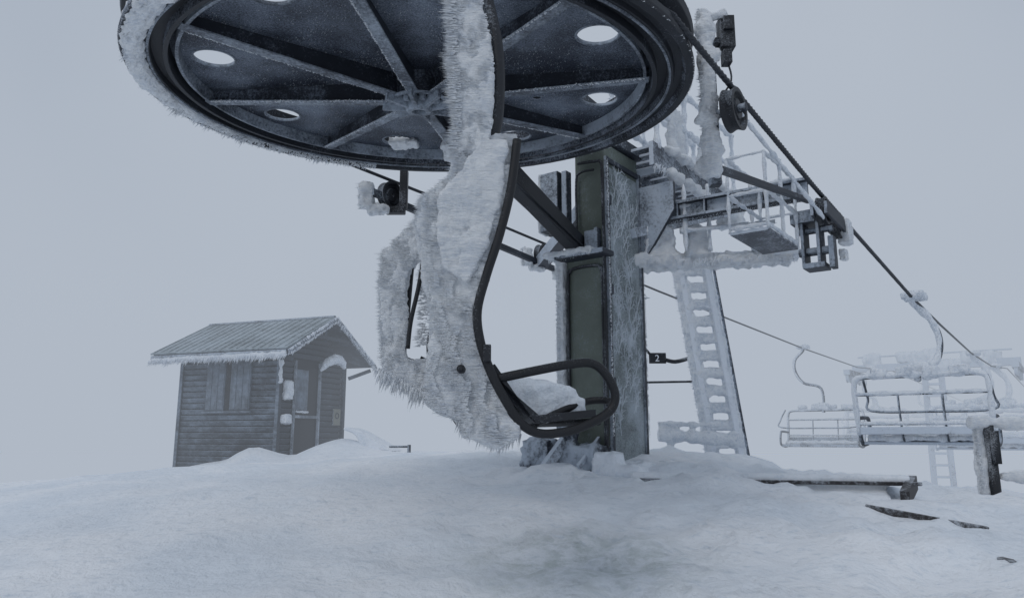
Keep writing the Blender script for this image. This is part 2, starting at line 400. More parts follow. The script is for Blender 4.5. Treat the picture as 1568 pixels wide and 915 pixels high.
rime(sp,P2([(-.565,.257),(-.398,.175),(-.25,.15),(-.2,.04),(-.05,-.03),(.03,.02)],3.15),1100,(-.2,-.1,-1),(.02,.085),.0042,(.01,.12,.02),.15)
rime(sp,P2([(-.41,.83),(-.40,.6),(-.41,.4)],3.3),500,(-1,0,-.1),(.01,.04),.003,(.02,.05,.01),.15)
def inpoly(x,z,poly):
    c=False;n_=len(poly)
    for i in range(n_):
        x1,z1=poly[i];x2,z2=poly[i-1]
        if (z1>z)!=(z2>z) and x<(x2-x1)*(z-z1)/(z2-z1)+x1: c=not c
    return c
# feathers grow in rows (ridges) across the windward slabs
for poly,y,cnt in ((iceA,3.0,6500),(iceB,3.295,2800),(iceH,2.995,3200)):
    xs=[p[0] for p in poly]; zs=[p[1] for p in poly]; k=0
    while k<cnt:
        x=random.uniform(min(xs),max(xs)); z=random.uniform(min(zs),max(zs))
        if inpoly(x,z,poly) and noise.noise(V((x*22,z*9,2)))>.0:
            sp.spike((x,y+.002,z),(-1,-.28+random.uniform(-.12,.12),random.uniform(-.15,.05)),random.uniform(.01,.032),.0026); k+=1
rime(sp,[hp[i] for i in range(8,44)],900,(-.8,-.6,0),(.004,.014),.003,(.01,.02,.01),.4)
sp.obj('rime_needles',M_ice,ch)
fz=MB()
sds=smooth(side,6)
for p in path_pts(sds[70:],2600):
    a=random.uniform(0,math.pi); dd=V((random.uniform(-.3,.3),math.cos(a),abs(math.sin(a))))
    fz.spike(p+dd.normalized()*.018,dd,random.uniform(.001,.005),.0014)
fz.obj('frame_hoarfrost',M_steel,ch)

# ------------------------------------------------------------------ lift tower
tw=empty('chairlift_tower')
K=V((.91,7.0,0))
def T(s,f,z): return K-S*s+F*f+UP*z
low=MB(); low.box(T(.225,.375,.6),(.45,.75,2.3),S,F,UP)
low.box(T(.175,.375,2.33),(.35,.70,1.15),S,F,UP)
low.obj('column',M_olive,tw,bev=.012)
pn=MB(); pn.box(T(-.012,.36,1.15),(.022,.60,3.0),S,F,UP)
pn.obj('side_panel',M_panel,tw,bev=.006)
pf=MB()
for f0 in (.03,.715): pf.box(T(-.016,f0,1.15),(.034,.05,3.2),S,F,UP)
pf.box(T(-.016,.37,2.72),(.034,.64,.05),S,F,UP)
for z in (.5,1.4,2.3): pf.box(T(-.03,.05,z),(.03,.05,.10),S,F,UP)
pf.obj('panel_frame',M_steeld,tw,bev=.006)
fe=MB()
def fern(s0,p,dr,L,depth):
    q=p+dr*L; q=V((min(.66,max(.07,q.x)),q.y))
    fe.tube([T(-.024,p[0],p[1]),T(-.024,q[0],q[1])],.0032+.0014*depth,4)
    if depth>0:
        for k in range(4):
            tt=.22+.24*k; a=(-1 if k%2 else 1)*random.uniform(.5,.9)
            d2=V((dr[0]*math.cos(a)-dr[1]*math.sin(a),dr[0]*math.sin(a)+dr[1]*math.cos(a)))
            fern(s0,p+dr*L*tt,d2,L*.45,depth-1)
for i in range(52):
    a=random.uniform(.8,2.3); fern(0,V((random.uniform(.12,.56),random.uniform(.0,2.35))),V((math.cos(a),math.sin(a))),random.uniform(.12,.34),2)
fe.obj('frost_ferns',M_fern,tw)
fb=MB()
fb.tube(smooth([T(.42,-.02,-.3),T(.42,-.02,1.45),T(.40,-.02,1.60),T(.34,-.02,1.64),T(.10,-.02,1.64),T(.04,-.02,1.58),T(.03,-.02,1.45),T(.03,-.02,-.3)],6),.016,8)
fb.tube(smooth([T(.01,-.03,-.3),T(.0,-.03,1),T(.0,-.03,2.5),T(.02,-.03,2.68),T(.08,-.03,2.7),T(.28,-.03,2.72)],6),.016,8)
fb.tube(smooth([T(.30,-.02,1.8),T(.31,-.02,2.5),T(.26,-.02,2.62),T(.1,-.02,2.62)],6),.012,8)
fb.obj('face_piping',M_black,tw,True)
st=MB(); st.beam(T(.26,-.02,1.82),(-.32,5.72,2.42),.13,.19); st.beam(T(.26,-.03,1.80),(-.32,5.72,2.30),.17,.02); st.obj('strut',M_black,tw,bev=.008)
sb=MB(); sb.box(T(.2,-.08,1.74),(.56,.22,.05),S,F,UP); sb.box(T(.12,-.06,1.88),(.12,.08,.2),S,F,UP); sb.box(T(.05,-.06,1.86),(.04,.08,.28),S,F,UP)
sb.box(T(.60,.0,2.36),(.24,.22,.62),S,F,UP); sb.box(T(.40,-.06,2.34),(.06,.1,.62),S,F,UP)
sb.obj('brackets',M_steeld,tw,bev=.008)
ib=MB(); ib.box(T(.32,-.1,1.765),(.55,.26,.05),S,F,UP); ib.box(T(.50,.0,1.0),(.075,.12,1.5),S,F,UP); ib.box(T(.46,.0,.2),(.03,.10,.5),S,F,UP)
ib.box(T(.70,-.02,2.36),(.035,.2,.62),S,F,UP)
ib.obj('edge_ice',M_ice,tw,voxel=.018,disp=((.07,.05),(.03,.02)))
sp=MB(); rime(sp,[T(.53,-.05,.1),T(.53,-.05,1.75)],1100,(-1,-.2,0),(.01,.04),.005,(.01,.04,.01),.25); rime(sp,[T(.6,-.1,1.74),T(.05,-.2,1.74)],500,(-.2,-.2,-1),(.01,.05),.005,(.02,.04,.01),.25)
rime(sp,[T(-.04,.0,.0),T(-.04,.0,2.7)],900,(-.6,-.8,0),(.004,.018),.004,(.006,.01,.01),.4)
rime(sp,[T(-.04,.74,.0),T(-.04,.74,2.7)],500,(.2,-1,0),(.004,.018),.004,(.006,.01,.01),.4)
sp.obj('edge_rime',M_ice,tw)
tb=MB(); tb.beam(T(.2,.5,3.1),(-.9,4.7,3.2),.34,.34); tb.box(T(.2,.36,2.98),(.5,.8,.12),S,F,UP)
tb.obj('head_beam',M_steeld,tw,bev=.01)
# walkway
wk=MB(); w0=V((1.22,7.35,0)); 
for o in (-.26,.26): wk.beam(w0+S*o+UP*2.86,w0+S*o+F*2.4+UP*2.86,.05,.26)
for i in range(13): wk.box(w0+F*(.1+i*.19)+UP*2.95,(.5,.13,.03),S,F,UP)
for i in range(4): wk.box(w0+F*(.3+i*.6)+UP*2.78,(.5,.06,.08),S,F,UP)
wk.beam(w0+S*.27+F*2.0+UP*2.70,T(-.04,.5,2.05),.09,.10)
wk.obj('walkway',M_steel,tw,bev=.005)
rl=MB(); rr_=MB(); WND=(-1,-.2,-.25)
for o in (-.26,.26):
    for i in range(4):
        a,b_=w0+S*o+F*(.15+i*.74)+UP*2.95,w0+S*o+F*(.15+i*.74)+UP*3.85
        pts,rr=lumpy([a,b_],.028,.5,11); rl.tube(pts,rr,8); rime(rr_,[a,b_],160,WND,(.02,.07),.006,(.02,.02,.01),.3)
    for z in (3.4,3.85):
        a,b_=w0+S*o+F*.1+UP*z,w0+S*o+F*2.42+UP*z
        pts,rr=lumpy([a,b_],.032,.5,11); rl.tube(pts,rr,8); rime(rr_,[a,b_],320,(-.7,-.2,-.7),(.02,.08),.006,(.01,.02,.02),.3)
rime(rr_,[w0+S*.3+UP*2.72,w0+S*.3+F*2.4+UP*2.72],400,(-.4,-.3,-1),(.03,.10),.007,(.03,.03,.02),.25)
rl.obj('railing',M_iceb,tw,True)
ri2=MB()
ri2.box(w0+S*.27+F*1.5+UP*3.15,(.05,.5,.36),S,F,UP); ri2.box(w0+S*.27+F*.6+UP*3.3,(.05,.32,.5),S,F,UP)
ri2.box(w0+S*.3+F*1.3+UP*2.98,(.12,2.1,.06),S,F,UP); ri2.box(w0+S*.3+F*1.3+UP*2.72,(.10,2.0,.06),S,F,UP); ri2.box(w0+S*.2+F*2.35+UP*2.78,(.3,.2,.34),S,F,UP)
ri2.obj('walkway_ice',M_ice,tw,voxel=.028,disp=((.12,.12),(.05,.05)))
# gusset and cross arm
ca=MB(); a0=V((1.42,7.72,2.32)); a1=V((2.80,6.69,2.30))
axd=(a1-a0).normalized(); ca.beam(a0+UP*.08,a1+UP*.08,.16,.03); ca.beam(a0-UP*.08,a1-UP*.08,.16,.03); ca.beam(a0,a1,.03,.16)
for k in range(6): 
    c=a0.lerp(a1,.08+k*.17); ca.box(c,(.02,.15,.15),axd,F,UP)
ca.prism([T(-.03,.70,2.6),T(-.03,.70,1.75),T(-.42,.70,2.3),T(-.42,.70,2.6)],F*.05)
ca.obj('cross_arm',M_steeld,tw,bev=.004)
rime(rr_,[a0-UP*.1,a1-UP*.1],320,(-.3,-.6,-.7),(.015,.05),.005,(.02,.04,.01),.3)
lcm=MB(); lcm.beam(T(.45,.35,2.35),left_rope(4.3)+V((0,0,-.30)),.14,.16); lcm.beam(left_rope(4.6)-UP*.30,left_rope(1.3)-UP*.20,.05,.07)
lcm.obj('cross_arm_far',M_steeld,tw)
lp=MB(); lp.beam(V((1.35,7.9,1.86)),V((3.0,7.5,1.86)),.35,.06); lp.obj('lower_platform',M_white,tw,bev=.01)
lpi=MB(); lpi.beam(V((1.35,7.85,1.83)),V((2.9,7.5,1.83)),.3,.10); lpi.box((1.55,7.6,2.0),(.3,.2,.3)); lpi.box((1.95,7.6,2.02),(.22,.2,.32)); lpi.box((1.52,7.55,1.8),(.5,.2,.12)); lpi.box((2.35,7.45,1.78),(.5,.2,.08))
lpi.obj('platform_ice',M_ice,tw,voxel=.025,disp=((.1,.12),(.04,.04)))
rime(rr_,[V((1.3,7.5,1.77)),V((2.9,7.3,1.77))],500,(-.3,-.3,-1),(.02,.09),.006,(.03,.1,.02),.25)
gr=MB()
for o,z in ((0,2.1),(0,2.36),(.3,2.5)):
    a,b_=V((1.75,7.45+o,z)),V((2.62,7.1+o,z)); pts,rr=lumpy([a,b_],.022,.5,11); gr.tube(pts,rr,8); rime(rr_,[a,b_],120,WND,(.015,.05),.005,(.01,.02,.02),.3)
for x in (1.8,2.05,2.5):
    pts,rr=lumpy([V((x,7.42,1.88)),V((x,7.42,2.6))],.02,.5,11); gr.tube(pts,rr,8)
gr.obj('platform_rails',M_iceb,tw,True)
# sheaves
sh=MB()
def sheave(mb,c,r,ax,w=.07):
    ax=V(ax).normalized(); X=ax.cross(UP).normalized(); Y=ax.cross(X)
    mb.lathe(V(c),X,Y,ax,[(.02,-w*.35),(r*.45,-w*.42),(r*.5,-w*.2),(r*.72,-w*.2),(r*.8,-w*.5),(r,-w*.5),(r*.9,-w*.1),(r*.9,w*.1),(r,w*.5),(r*.8,w*.5),(r*.72,w*.2),(r*.5,w*.2),(r*.45,w*.42),(.02,w*.42)],36)
p1=right_rope(1.05); p2=right_rope(3.25); p3=right_rope(3.75)
sheave(sh,p1-UP*.165,.15,S,.09); sheave(sh,p2-UP*.15,.13,S,.08); sheave(sh,p3-UP*.15,.13,S,.08)
for s in (1.55,4.35): sheave(sh,left_rope(s)-UP*.17,.15,S,.09)
sh.obj('sheaves',M_black,tw,bev=.004)
sa=MB(); sa.beam(p1-UP*.55-S*.14-F*.02,a1-UP*.12,.045,.05)
pc=p1-S*.14; sa.box((pc.x,pc.y+.05,2.30),(.075,.075,1.25))
sa.cyl(p1-UP*.165-S*.2,p1-UP*.165+S*.09,.03,12)
sa.beam(p2-UP*.16-S*.06-F*.15,p3-UP*.16-S*.06+F*.15,.03,.12)
sa.beam(p2-UP*.16+S*.06-F*.15,p3-UP*.16+S*.06+F*.15,.03,.12)
pm=(p2+p3)/2-UP*.02
for o in (-.10,-.24): sa.box(pm-UP*.33-S*o*-1,(.03,.20,.50),S,F,UP)
sa.box(pm-UP*.10-S*.22,(.22,.26,.12),S,F,UP); sa.box(pm-UP*.57-S*.15,(.20,.22,.05),S,F,UP)
sa.cyl(pm-UP*.42-S*.3,pm-UP*.42+S*.02,.04,12); sa.cyl(pm-UP*.22-S*.3,pm-UP*.22+S*.02,.03,12)
sa.box(pm-UP*.45-S*.0,(.05,.12,.3),S,F,UP)
sa.obj('sheave_frame',M_steeld,tw,bev=.006)
bxm=MB(); q=V((pc.x+.13,pc.y+.05,2.80)); bxm.box(q,(.10,.12,.24)); bxm.box(q+V((-.01,-.02,-.19)),(.06,.08,.1)); bxm.box(q+V((0,-.07,.05)),(.07,.03,.1)); bxm.box(q+V((-.07,0,-.06)),(.06,.06,.05)); bxm.tube(smooth([q+V((0,0,-.2)),q+V((.02,0,-.35)),q+V((-.08,0,-.5))],5),.008,6)
bxm.obj('switch_box',M_black,tw,bev=.012)
pi_=MB(); 
for a,b_,r in (((pc.x-.03,pc.y,1.72),(pc.x-.03,pc.y,2.95),.055),((pc.x-.06,pc.y,2.90),(pc.x+.12,pc.y,2.93),.04),((pc.x-.1,pc.y,2.18),(pc.x+.02,pc.y,2.12),.07),((pc.x-.1,pc.y+.1,1.80),(pc.x+.03,pc.y,1.95),.06),((pc.x-.05,pc.y,2.62),(pc.x+.06,pc.y,2.62),.04)):
    pts,rr=lumpy([a,b_],r,.35,8); pi_.tube(pts,rr,8)
pi_.box((p3-UP*.2+S*.05+F*.08),(.10,.16,.22),S,F,UP); pi_.box((p3-UP*.42+S*.02+F*.08),(.06,.10,.10),S,F,UP)
pi_.obj('sheave_ice',M_ice,tw,voxel=.013,disp=((.07,.04),(.03,.025)))
sp=MB(); rime(sp,[V((pc.x-.07,pc.y,1.72)),V((pc.x-.07,pc.y,2.95))],1200,(-1,-.2,-.1),(.01,.05),.004,(.015,.04,.01),.2); sp.obj('post_rime',M_ice,tw)
li=MB()
for s,sc in ((1.43,1),(4.25,.8)):
    c=left_rope(s)-UP*.2; li.box(c+V((-.14,-.05,-.02)),(.13*sc,.15,.24*sc)); li.box(c+V((-.02,-.05,-.17)),(.22*sc,.12,.08*sc))
li.box(left_rope(4.7)-UP*.35+V((.1,0,0)),(.3,.15,.12))
li.obj('far_sheave_ice',M_ice,tw,voxel=.018,disp=((.08,.08),(.03,.04)))
sp=MB()
for s in (1.43,4.25):
    c=left_rope(s)-UP*.2; rime(sp,[c+V((-.2,-.05,-.14)),c+V((-.2,-.05,.10))],350,(-1,-.2,-.3),(.02,.07),.005,(.02,.06,.01),.25)
sp.obj('far_sheave_rime',M_ice,tw)
lb=MB(); c=left_rope(1.55); lb.box(c+V((.14,.0,-.10)),(.08,.10,.42)); lb.box(c+V((.06,0,-.33)),(.2,.10,.07)); lb.box(c+V((-.04,-.05,-.24)),(.08,.06,.08)); lb.obj('sheave_bracket',M_black,tw,bev=.01)
# basket
bk=MB(); A0=V((1.89,6.2,1.72)); e1=F*.85; e2=S*.33
bk.box(A0+e1/2+e2/2,(.33,.85,.03),S,F,UP)
bk.obj('basket_floor',M_steel,tw,bev=.004)
bk=MB(); cs=[A0,A0+e2,A0+e2+e1,A0+e1]
def icetube(mb,a,b_,r):
    pts,rr=lumpy([a,b_],r,.45,12); mb.tube(pts,rr,8)
    rime(rr_,[a,b_],int(140*(b_-a).length)+20,WND,(.01,.035),.004,(.008,.01,.008),.3)
for c in cs+[A0+e2+e1*.5]: icetube(bk,c,c+UP*.68,.017)
for z in (.34,.68):
    for i in range(4): icetube(bk,cs[i]+UP*z,cs[(i+1)%4]+UP*z,.017)
icetube(bk,cs[0]+UP*.04,cs[1]+UP*.04,.02); icetube(bk,cs[1]+UP*.04,cs[2]+UP*.04,.018)
icetube(bk,right_rope(1.1)-UP*.16+S*.02,right_rope(3.2)-UP*.24+S*.02,.014)
bk.obj('basket_rails',M_iceb,tw,True)
rr_.obj('walkway_rime',M_iceb,tw)
# base
bs=MB(); bs.box(T(.6,-.25,-.18),(.30,.26,.30),S,F,UP); bs.box(T(.25,-.12,-.2),(.5,.3,.22),S,F,UP); bs.box(T(.3,-.2,-.02),(.12,.1,.45),S,(F+UP*.5).normalized(),(UP-F*.5).normalized())
bs.obj('footing',M_steeld,tw,voxel=.025,disp=((.1,.10),(.04,.05)))
bs=MB(); bs.beam(T(.42,-.45,-.28),T(.30,-.04,.15),.06,.10); bs.beam(T(.75,-.3,-.24),T(.62,-.05,.0),.07,.05); bs.beam(T(.1,-.4,-.27),T(.1,-.02,-.02),.03,.05); bs.obj('base_braces',M_steel,tw,bev=.006)
bi=MB(); bi.box(T(-.1,-.2,-.28),(.22,.2,.26),S,F,UP); bi.box(T(-.35,-.2,-.36),(.2,.2,.2),S,F,UP); bi.box(T(.55,-.3,-.36),(.6,.3,.1),S,F,UP); bi.box(T(.3,-.65,-.42),(.5,.3,.12),S,F,UP); bi.box(T(-.2,.3,-.33),(.3,.7,.18),S,F,UP)
bi.obj('footing_snow',M_snow,tw,voxel=.025,disp=((.2,.10),(.05,.03)))

# ------------------------------------------------------------------ access ladder
ld=empty('access_ladder')
lb0=V((2.72,9.5,-.45)); lb1=V((2.30,9.3,2.25)); ax=V((1,-.1,0)).normalized()
m_=MB()
for o in (-.16,.17): m_.beam(lb0+ax*o,lb1+ax*o,.07,.16,V((0,1,0)))
for i in range(12):
    c=lb0.lerp(lb1,(i+.6)/12.4); m_.beam(c-ax*.15,c+ax*.15,.09,.08)
m_.obj('rails_and_rungs',M_white,ld,bev=.01)
m_=MB()
for i in range(12):
    c=lb0.lerp(lb1,(i+.6)/12.4); m_.box(c+UP*.02,(.34,.12,.12))
m_.beam(lb0-ax*.17-V((0,.02,0)),lb1-ax*.17-V((0,.02,0)),.16,.10,V((0,1,0))); m_.beam(lb0+ax*.19-V((0,.02,0)),lb1+ax*.19-V((0,.02,0)),.11,.08,V((0,1,0)))
m_.obj('ladder_ice',M_iceb,ld,voxel=.02,disp=((.07,.05),))
m_=MB(); rime(m_,[lb0-ax*.24,lb1-ax*.24],800,(-1,-.3,-.1),(.015,.06),.006,(.015,.04,.01),.25); m_.obj('ladder_rime',M_iceb,ld)
m_=MB(); m_.tube([lb0+ax*.29+V((0,.05,0)),lb1+ax*.29+V((0,.05,0))],.018,8); m_.obj('handrail',M_steeld,ld)

# ------------------------------------------------------------------ distant chairs
def chair(grip_p,Fd,half=.8,drop=1.95,mat=M_steel,ice=M_iceb,bulge=1,shift=0,thick=1.,seatmat=None,front=True):
    e=empty('chairlift_chair')
    Fd=V(Fd).normalized(); Wd=Fd.cross(UP).normalized(); B=V(grip_p)-UP*drop
    def L(w,f,z): return B+Wd*(w+shift)+Fd*f+UP*z
    f_=MB(); g_=MB()
    hang=smooth([L(-shift,0,drop),L(-shift,.04,drop-.08),L(.18*bulge-shift,.12,drop-.3),L(.26*bulge-shift*.8,.15,drop-.6),L(.2*bulge-shift*.5,.05,drop-.9),L(0,-.12,drop-1.05),L(0,-.22,.80)],6)
    f_.tube(hang,.034,10); pts,rr=lumpy(hang,.040*thick,.25,6,.05); g_.tube([p-V((.015,.0,-.005)) for p in pts],rr,8)
    for s in (-1,1):
        sd_=smooth([L(s*half*.7,-.28,.86),L(s*half*.93,-.28,.84),L(s*half,-.27,.72),L(s*half,-.22,.35),L(s*half,-.12,.02),L(s*half,.05,-.06),L(s*half,.42,-.02),L(s*half,.5,.08),L(s*half,.44,.28),L(s*half,.30,.32),L(s*half,-.22,.30)],5)
        f_.tube(sd_,.028,8)
        pts,rr=lumpy([p-V((.014,.01,-.01)) for p in sd_[:20]],.030*thick,.3,7,.05); g_.tube(pts,rr,8)
    bars=[(L(-half*.7,-.28,.86),L(half*.7,-.28,.86),.032),(L(-half,-.26,.62),L(half,-.26,.62),.02),(L(-half,-.2,.22),L(half,-.2,.22),.018)]
    for a,b_,r in bars:
        f_.cyl(a,b_,r,8); pts,rr=lumpy([a+V((-.008,-.008,.010)),b_+V((-.008,-.008,.010))],r*1.2*thick,.4,7,.06); g_.tube(pts,rr,8)
    for w in (-half*.33,half*.33): f_.tube(smooth([L(w,-.27,.62),L(w,-.22,.3),L(w,-.1,0),L(w,.4,-.02)],4),.014,8)
    f_.tube(smooth([L(-half*.95,.1,.86),L(-half*.98,.45,.6),L(-half*.95,.52,.42),L(0,.54,.4),L(half*.95,.52,.42),L(half*.98,.45,.6),L(half*.95,.1,.86)],5),.018,8)
    f_.obj('frame',mat,e,True); g_.obj('rime_sleeve',ice,e,True)
    s_=MB()
    for k in range(4): s_.box(L(0,-.02+k*.125,-.04),(half*1.95,.10,.04),Wd,Fd,UP)
    s_.box(L(0,-.22,.13),(half*1.95,.03,.10),Wd,(Fd+UP*.1).normalized(),UP); s_.box(L(0,.43,-.03),(half*1.98,.04,.07),Wd,Fd,UP)
    s_.obj('seat',seatmat or M_steel,e,bev=.01)
    i_=MB(); i_.box(L(0,.14,.035),(half*1.85,.46,.08),Wd,Fd,UP)
    for k in range(int(half*5)):
        i_.box(L(-half*.6+k*half*1.2/max(1,int(half*5)-1),-.28,.90+random.uniform(0,.05)),(random.uniform(.14,.26),.14,random.uniform(.08,.16)),Wd,Fd,UP)
    i_.box(L(0,-.15,.95),(.24,.2,.16),Wd,Fd,UP)
    i_.box(L(-shift,0,drop+.03),(.26,.3,.08),Wd,Fd,UP)
    i_.obj('ice',ice,e,voxel=.03,disp=((.12,.10),(.04,.03)))
    r_=MB(); rime(r_,hang[4:],400,(-1,-.4,-.2),(.02,.07),.008,(.01,.03,.02),.3)
    for a,b_,r in bars: rime(r_,[a,b_],320,(-.7,-.5,-.5),(.02,.06),.008,(.01,.02,.01),.35)
    for s in (-1,1): rime(r_,[L(s*half,-.27,.8),L(s*half,-.2,.1)],160,(-1,-.4,-.1),(.02,.06),.008,(.01,.02,.01),.3)
    r_.obj('rime',ice,e)
    return e
chair(right_rope(7.9),F,.80,1.95,M_steeld,thick=1.15)
chair(left_rope(16.3),-F,.92,2.45,M_steeld,bulge=1,shift=-.35,thick=.75,seatmat=M_steeld)
chair(right_rope(15.5),F,.9,2.0,M_white,thick=1.6)
chair(right_rope(21.5),F,.9,2.1,M_white,thick=1.8)
chair(left_rope(24.5),-F,.95,2.3,M_white,thick=1.8)
chair(left_rope(36),-F,.95,2.3,M_white,thick=1.8)

# number sign hanging behind the tower
sg=empty('number_sign')
m_=MB(); c=V((2.05,10.4,1.08)); m_.box(c,(.24,.03,.15)); m_.tube(smooth([c+V((.1,0,-.02)),c+V((.25,0,-.05)),c+V((.45,0,.0))],4),.03,8)
m_.tube(smooth([c+V((-.1,0,.05)),c+V((-.25,0,.3)),c+V((-.3,0,.9))],4),.02,8); m_.obj('plate',M_black,sg,bev=.01)
tc=D.curves.new('numeral','FONT'); tc.body='2'; tc.size=.13; tc.extrude=.003; to=D.objects.new('numeral',tc); COL.objects.link(to); to.parent=sg
to.location=c+V((-.04,-.02,-.045)); to.rotation_euler=(math.pi/2,0,0); tc.materials.append(M_white)
pp=empty('iced_pipe'); m_=MB()
for a,b_,r in (((1.75,9.0,.02),(2.75,9.0,-.05),.08),((1.75,9.0,.15),(2.5,9.0,.13),.03),((1.9,9,-.5),(1.9,9,.0),.05)):
    pts,rr=lumpy([a,b_],r,.3,8); m_.tube(pts,rr,10)
m_.obj('pipe',M_iceb,pp,voxel=.02,disp=((.1,.04),))
m_=MB(); m_.cyl((1.5,10.2,.72),(2.6,10.2,.74),.015,8); m_.obj('cable',M_black,pp)

# ------------------------------------------------------------------ distant tower
dt=empty('chairlift_tower'); m_=MB(); cc=V((14.2,25.0,0))
for o in (-.3,.3): m_.beam(cc+S*o+UP*-4.0,cc+S*o*.8+UP*2.5,.14,.14)
for i in range(16): m_.beam(cc-S*.3+UP*(-3.6+i*.38),cc+S*.3+UP*(-3.6+i*.38),.10,.08)
m_.beam(cc-S*2.5+UP*2.35,cc+S*2.5+UP*2.35,.22,.25); m_.beam(cc-S*2.3+UP*2.75,cc+S*2.3+UP*2.75,.05,.05)
for s in (-2.4,2.4):
    m_.beam(cc+S*s-F*1.4+UP*2.15,cc+S*s+F*1.4+UP*2.15,.2,.18)
    for k in (-1.2,-.6,0,.6,1.2): sheave(m_,cc+S*s+F*k+UP*2.0,.2,S,.1)
m_.obj('structure',M_steel,dt)
m_=MB()
for k in range(12): m_.box(cc+S*random.uniform(-2.6,2.6)+UP*random.uniform(2.3,2.8),(.5,.3,.35))
m_.obj('ice',M_iceb,dt,voxel=.06,disp=((.25,.2),))

# ------------------------------------------------------------------ gate post at right
gp=empty('gate_post'); bx=4.45; by=7.0
m_=MB(); m_.cyl((bx,by,-1.2),(bx-.01,by,.10),.045,12); m_.box((bx,by-.05,-.1),(.07,.05,.3)); m_.obj('post',M_black,gp,True)
m_=MB(); 
for a,b_,r in (((bx-.08,by+.05,-.75),(bx-.08,by+.05,.10),.045),((bx-.18,by,.13),(bx+.1,by,.13),.055),((bx+.05,by,-.36),(bx+1.0,by,-.37),.05),((bx,by,.12),(bx+1.2,by+.2,.12),.05)):
    pts,rr=lumpy([a,b_],r,.3,7); m_.tube(pts,rr,10)
m_.obj('ice',M_ice,gp,voxel=.018,disp=((.09,.04),(.03,.02)))
m_=MB(); rime(m_,[V((bx-.13,by,-.6)),V((bx-.13,by,.15))],500,(-1,-.2,-.1),(.01,.05),.005,(.01,.03,.01),.2); m_.obj('rime',M_ice,gp)

# ------------------------------------------------------------------ timber ramp edges
rp_=empty('timber_ramp')
m_=MB()
def gz(x,y): return ground(x,y)
def board(x0,y0,x1,y1,lift,w,h):
    m_.beam((x0,y0,gz(x0,y0)+lift),(x1,y1,gz(x1,y1)+lift),w,h)
m_.beam((1.00,6.36,-.358),(3.36,6.25,-.385),.05,.030); m_.beam((3.10,6.02,-.48),(3.40,6.45,-.385),.07,.12)
board(2.55,5.52,3.28,5.30,-.005,.05,.05); board(2.68,4.26,2.78,3.95,-.01,.045,.05)
m_.obj('boards',M_timber,rp_,bev=.006)
m_=MB(); m_.prism([V((1.0,6.40,-.37)),V((3.3,6.30,-.395)),V((3.5,7.2,-.45)),V((1.2,7.3,-.42))],UP*.07)
m_.prism([V((.9,6.44,-.78)),V((3.12,6.36,-.82)),V((3.0,6.05,-.86)),V((1.0,6.15,-.80))],UP*.385)
m_.obj('deck_snow',M_snow,rp_,voxel=.03,disp=((.25,.04),(.08,.025)))
m_=MB(); m_.prism([V((2.5,5.62,-.70)),V((3.3,5.38,-.76)),V((3.6,6.1,-.76)),V((2.8,6.25,-.72))],UP*.15)
m_.obj('step_snow',M_snow,rp_,voxel=.03,disp=((.25,.05),(.08,.03)))

# ------------------------------------------------------------------ hut
ht=empty('wooden_hut'); Kc=V((-4.7,15,0)); A=V((-.93,.36,0)).normalized(); Bv=V((.36,.93,0)).normalized()
def H(a,b_,z): return Kc+A*a+Bv*b_+UP*z
m_=MB(); m_.box(H(1.25,1.1,.3),(2.46,2.16,2.62),A,Bv,UP)
m_.prism([H(.02,.02,1.60),H(.02,2.18,1.60),H(.02,1.1,2.38)],A*2.46)
m_.obj('core',M_black,ht)
m_=MB()
nz=22
for i in range(nz):
    z=-1.0+i*.12
    tl=.50
    m_.box(H(1.25,-.030,z+.06),(2.5,.03,.094),A,(Bv+UP*tl).normalized(),(UP-Bv*tl).normalized())
    m_.box(H(-.030,.18,z+.06),(.03,.36,.094),(A+UP*tl).normalized(),Bv,(UP-A*tl).normalized())
    m_.box(H(-.030,1.75,z+.06),(.03,.9,.094),(A+UP*tl).normalized(),Bv,(UP-A*tl).normalized())
for i in range(7):
    z=1.66+i*.12; hw=1.1*(1-(z-1.6)/.80)
    if hw>.05: m_.box(H(-.030,1.1,z),(.03,2*hw,.094),(A+UP*.5).normalized(),Bv,(UP-A*.5).normalized())
m_.obj('siding',M_wood,ht)
m_=MB()
for a,b_ in ((-.03,-.04),(2.5,-.04),(-.04,2.2)): m_.box(H(a,b_,.3),(.09,.09,2.6),A,Bv,UP)
m_.obj('corner_posts',M_wood,ht,bev=.01)
m_=MB(); m_.box(H(.90,-.075,1.06),(.50,.05,1.08),A,Bv,UP); m_.box(H(1.54,-.075,1.06),(.48,.05,1.08),A,Bv,UP); 
for a in (.74,.9,1.06,1.38,1.54,1.70): m_.box(H(a,-.105,1.06),(.13,.012,1.04),A,Bv,UP)
m_.obj('shutters',M_shut,ht,bev=.006)
m_=MB(); m_.box(H(1.22,-.065,1.06),(.13,.03,1.1),A,Bv,UP); m_.obj('window_gap_shade',M_blackbare,ht)  # solid black strip: shade of the gap between shutters put into colour
m_=MB(); m_.box(H(1.22,-.085,1.63),(1.25,.05,.05),A,Bv,UP); m_.box(H(1.22,-.09,.49),(1.25,.07,.04),A,Bv,UP); m_.obj('window_frame',M_shut,ht)
m_=MB(); m_.box(H(-.01,.83,.45),(.04,.86,2.0),A,Bv,UP); m_.obj('doorway_shade',M_blackbare,ht)  # black slab stands in for the unlit interior behind the door opening
m_=MB(); m_.box(H(-.04,.66,.95),(.05,.42,.85),A,Bv,UP); m_.obj('door_leaf',M_shut,ht,bev=.01)
m_=MB()
m_.box(H(-.06,.42,.5),(.05,.04,2.1),A,Bv,UP); m_.box(H(-.06,1.27,.5),(.05,.05,2.1),A,Bv,UP); m_.box(H(-.06,.85,.40),(.05,.8,.06),A,Bv,UP)
m_.obj('door_frame',M_trim,ht)
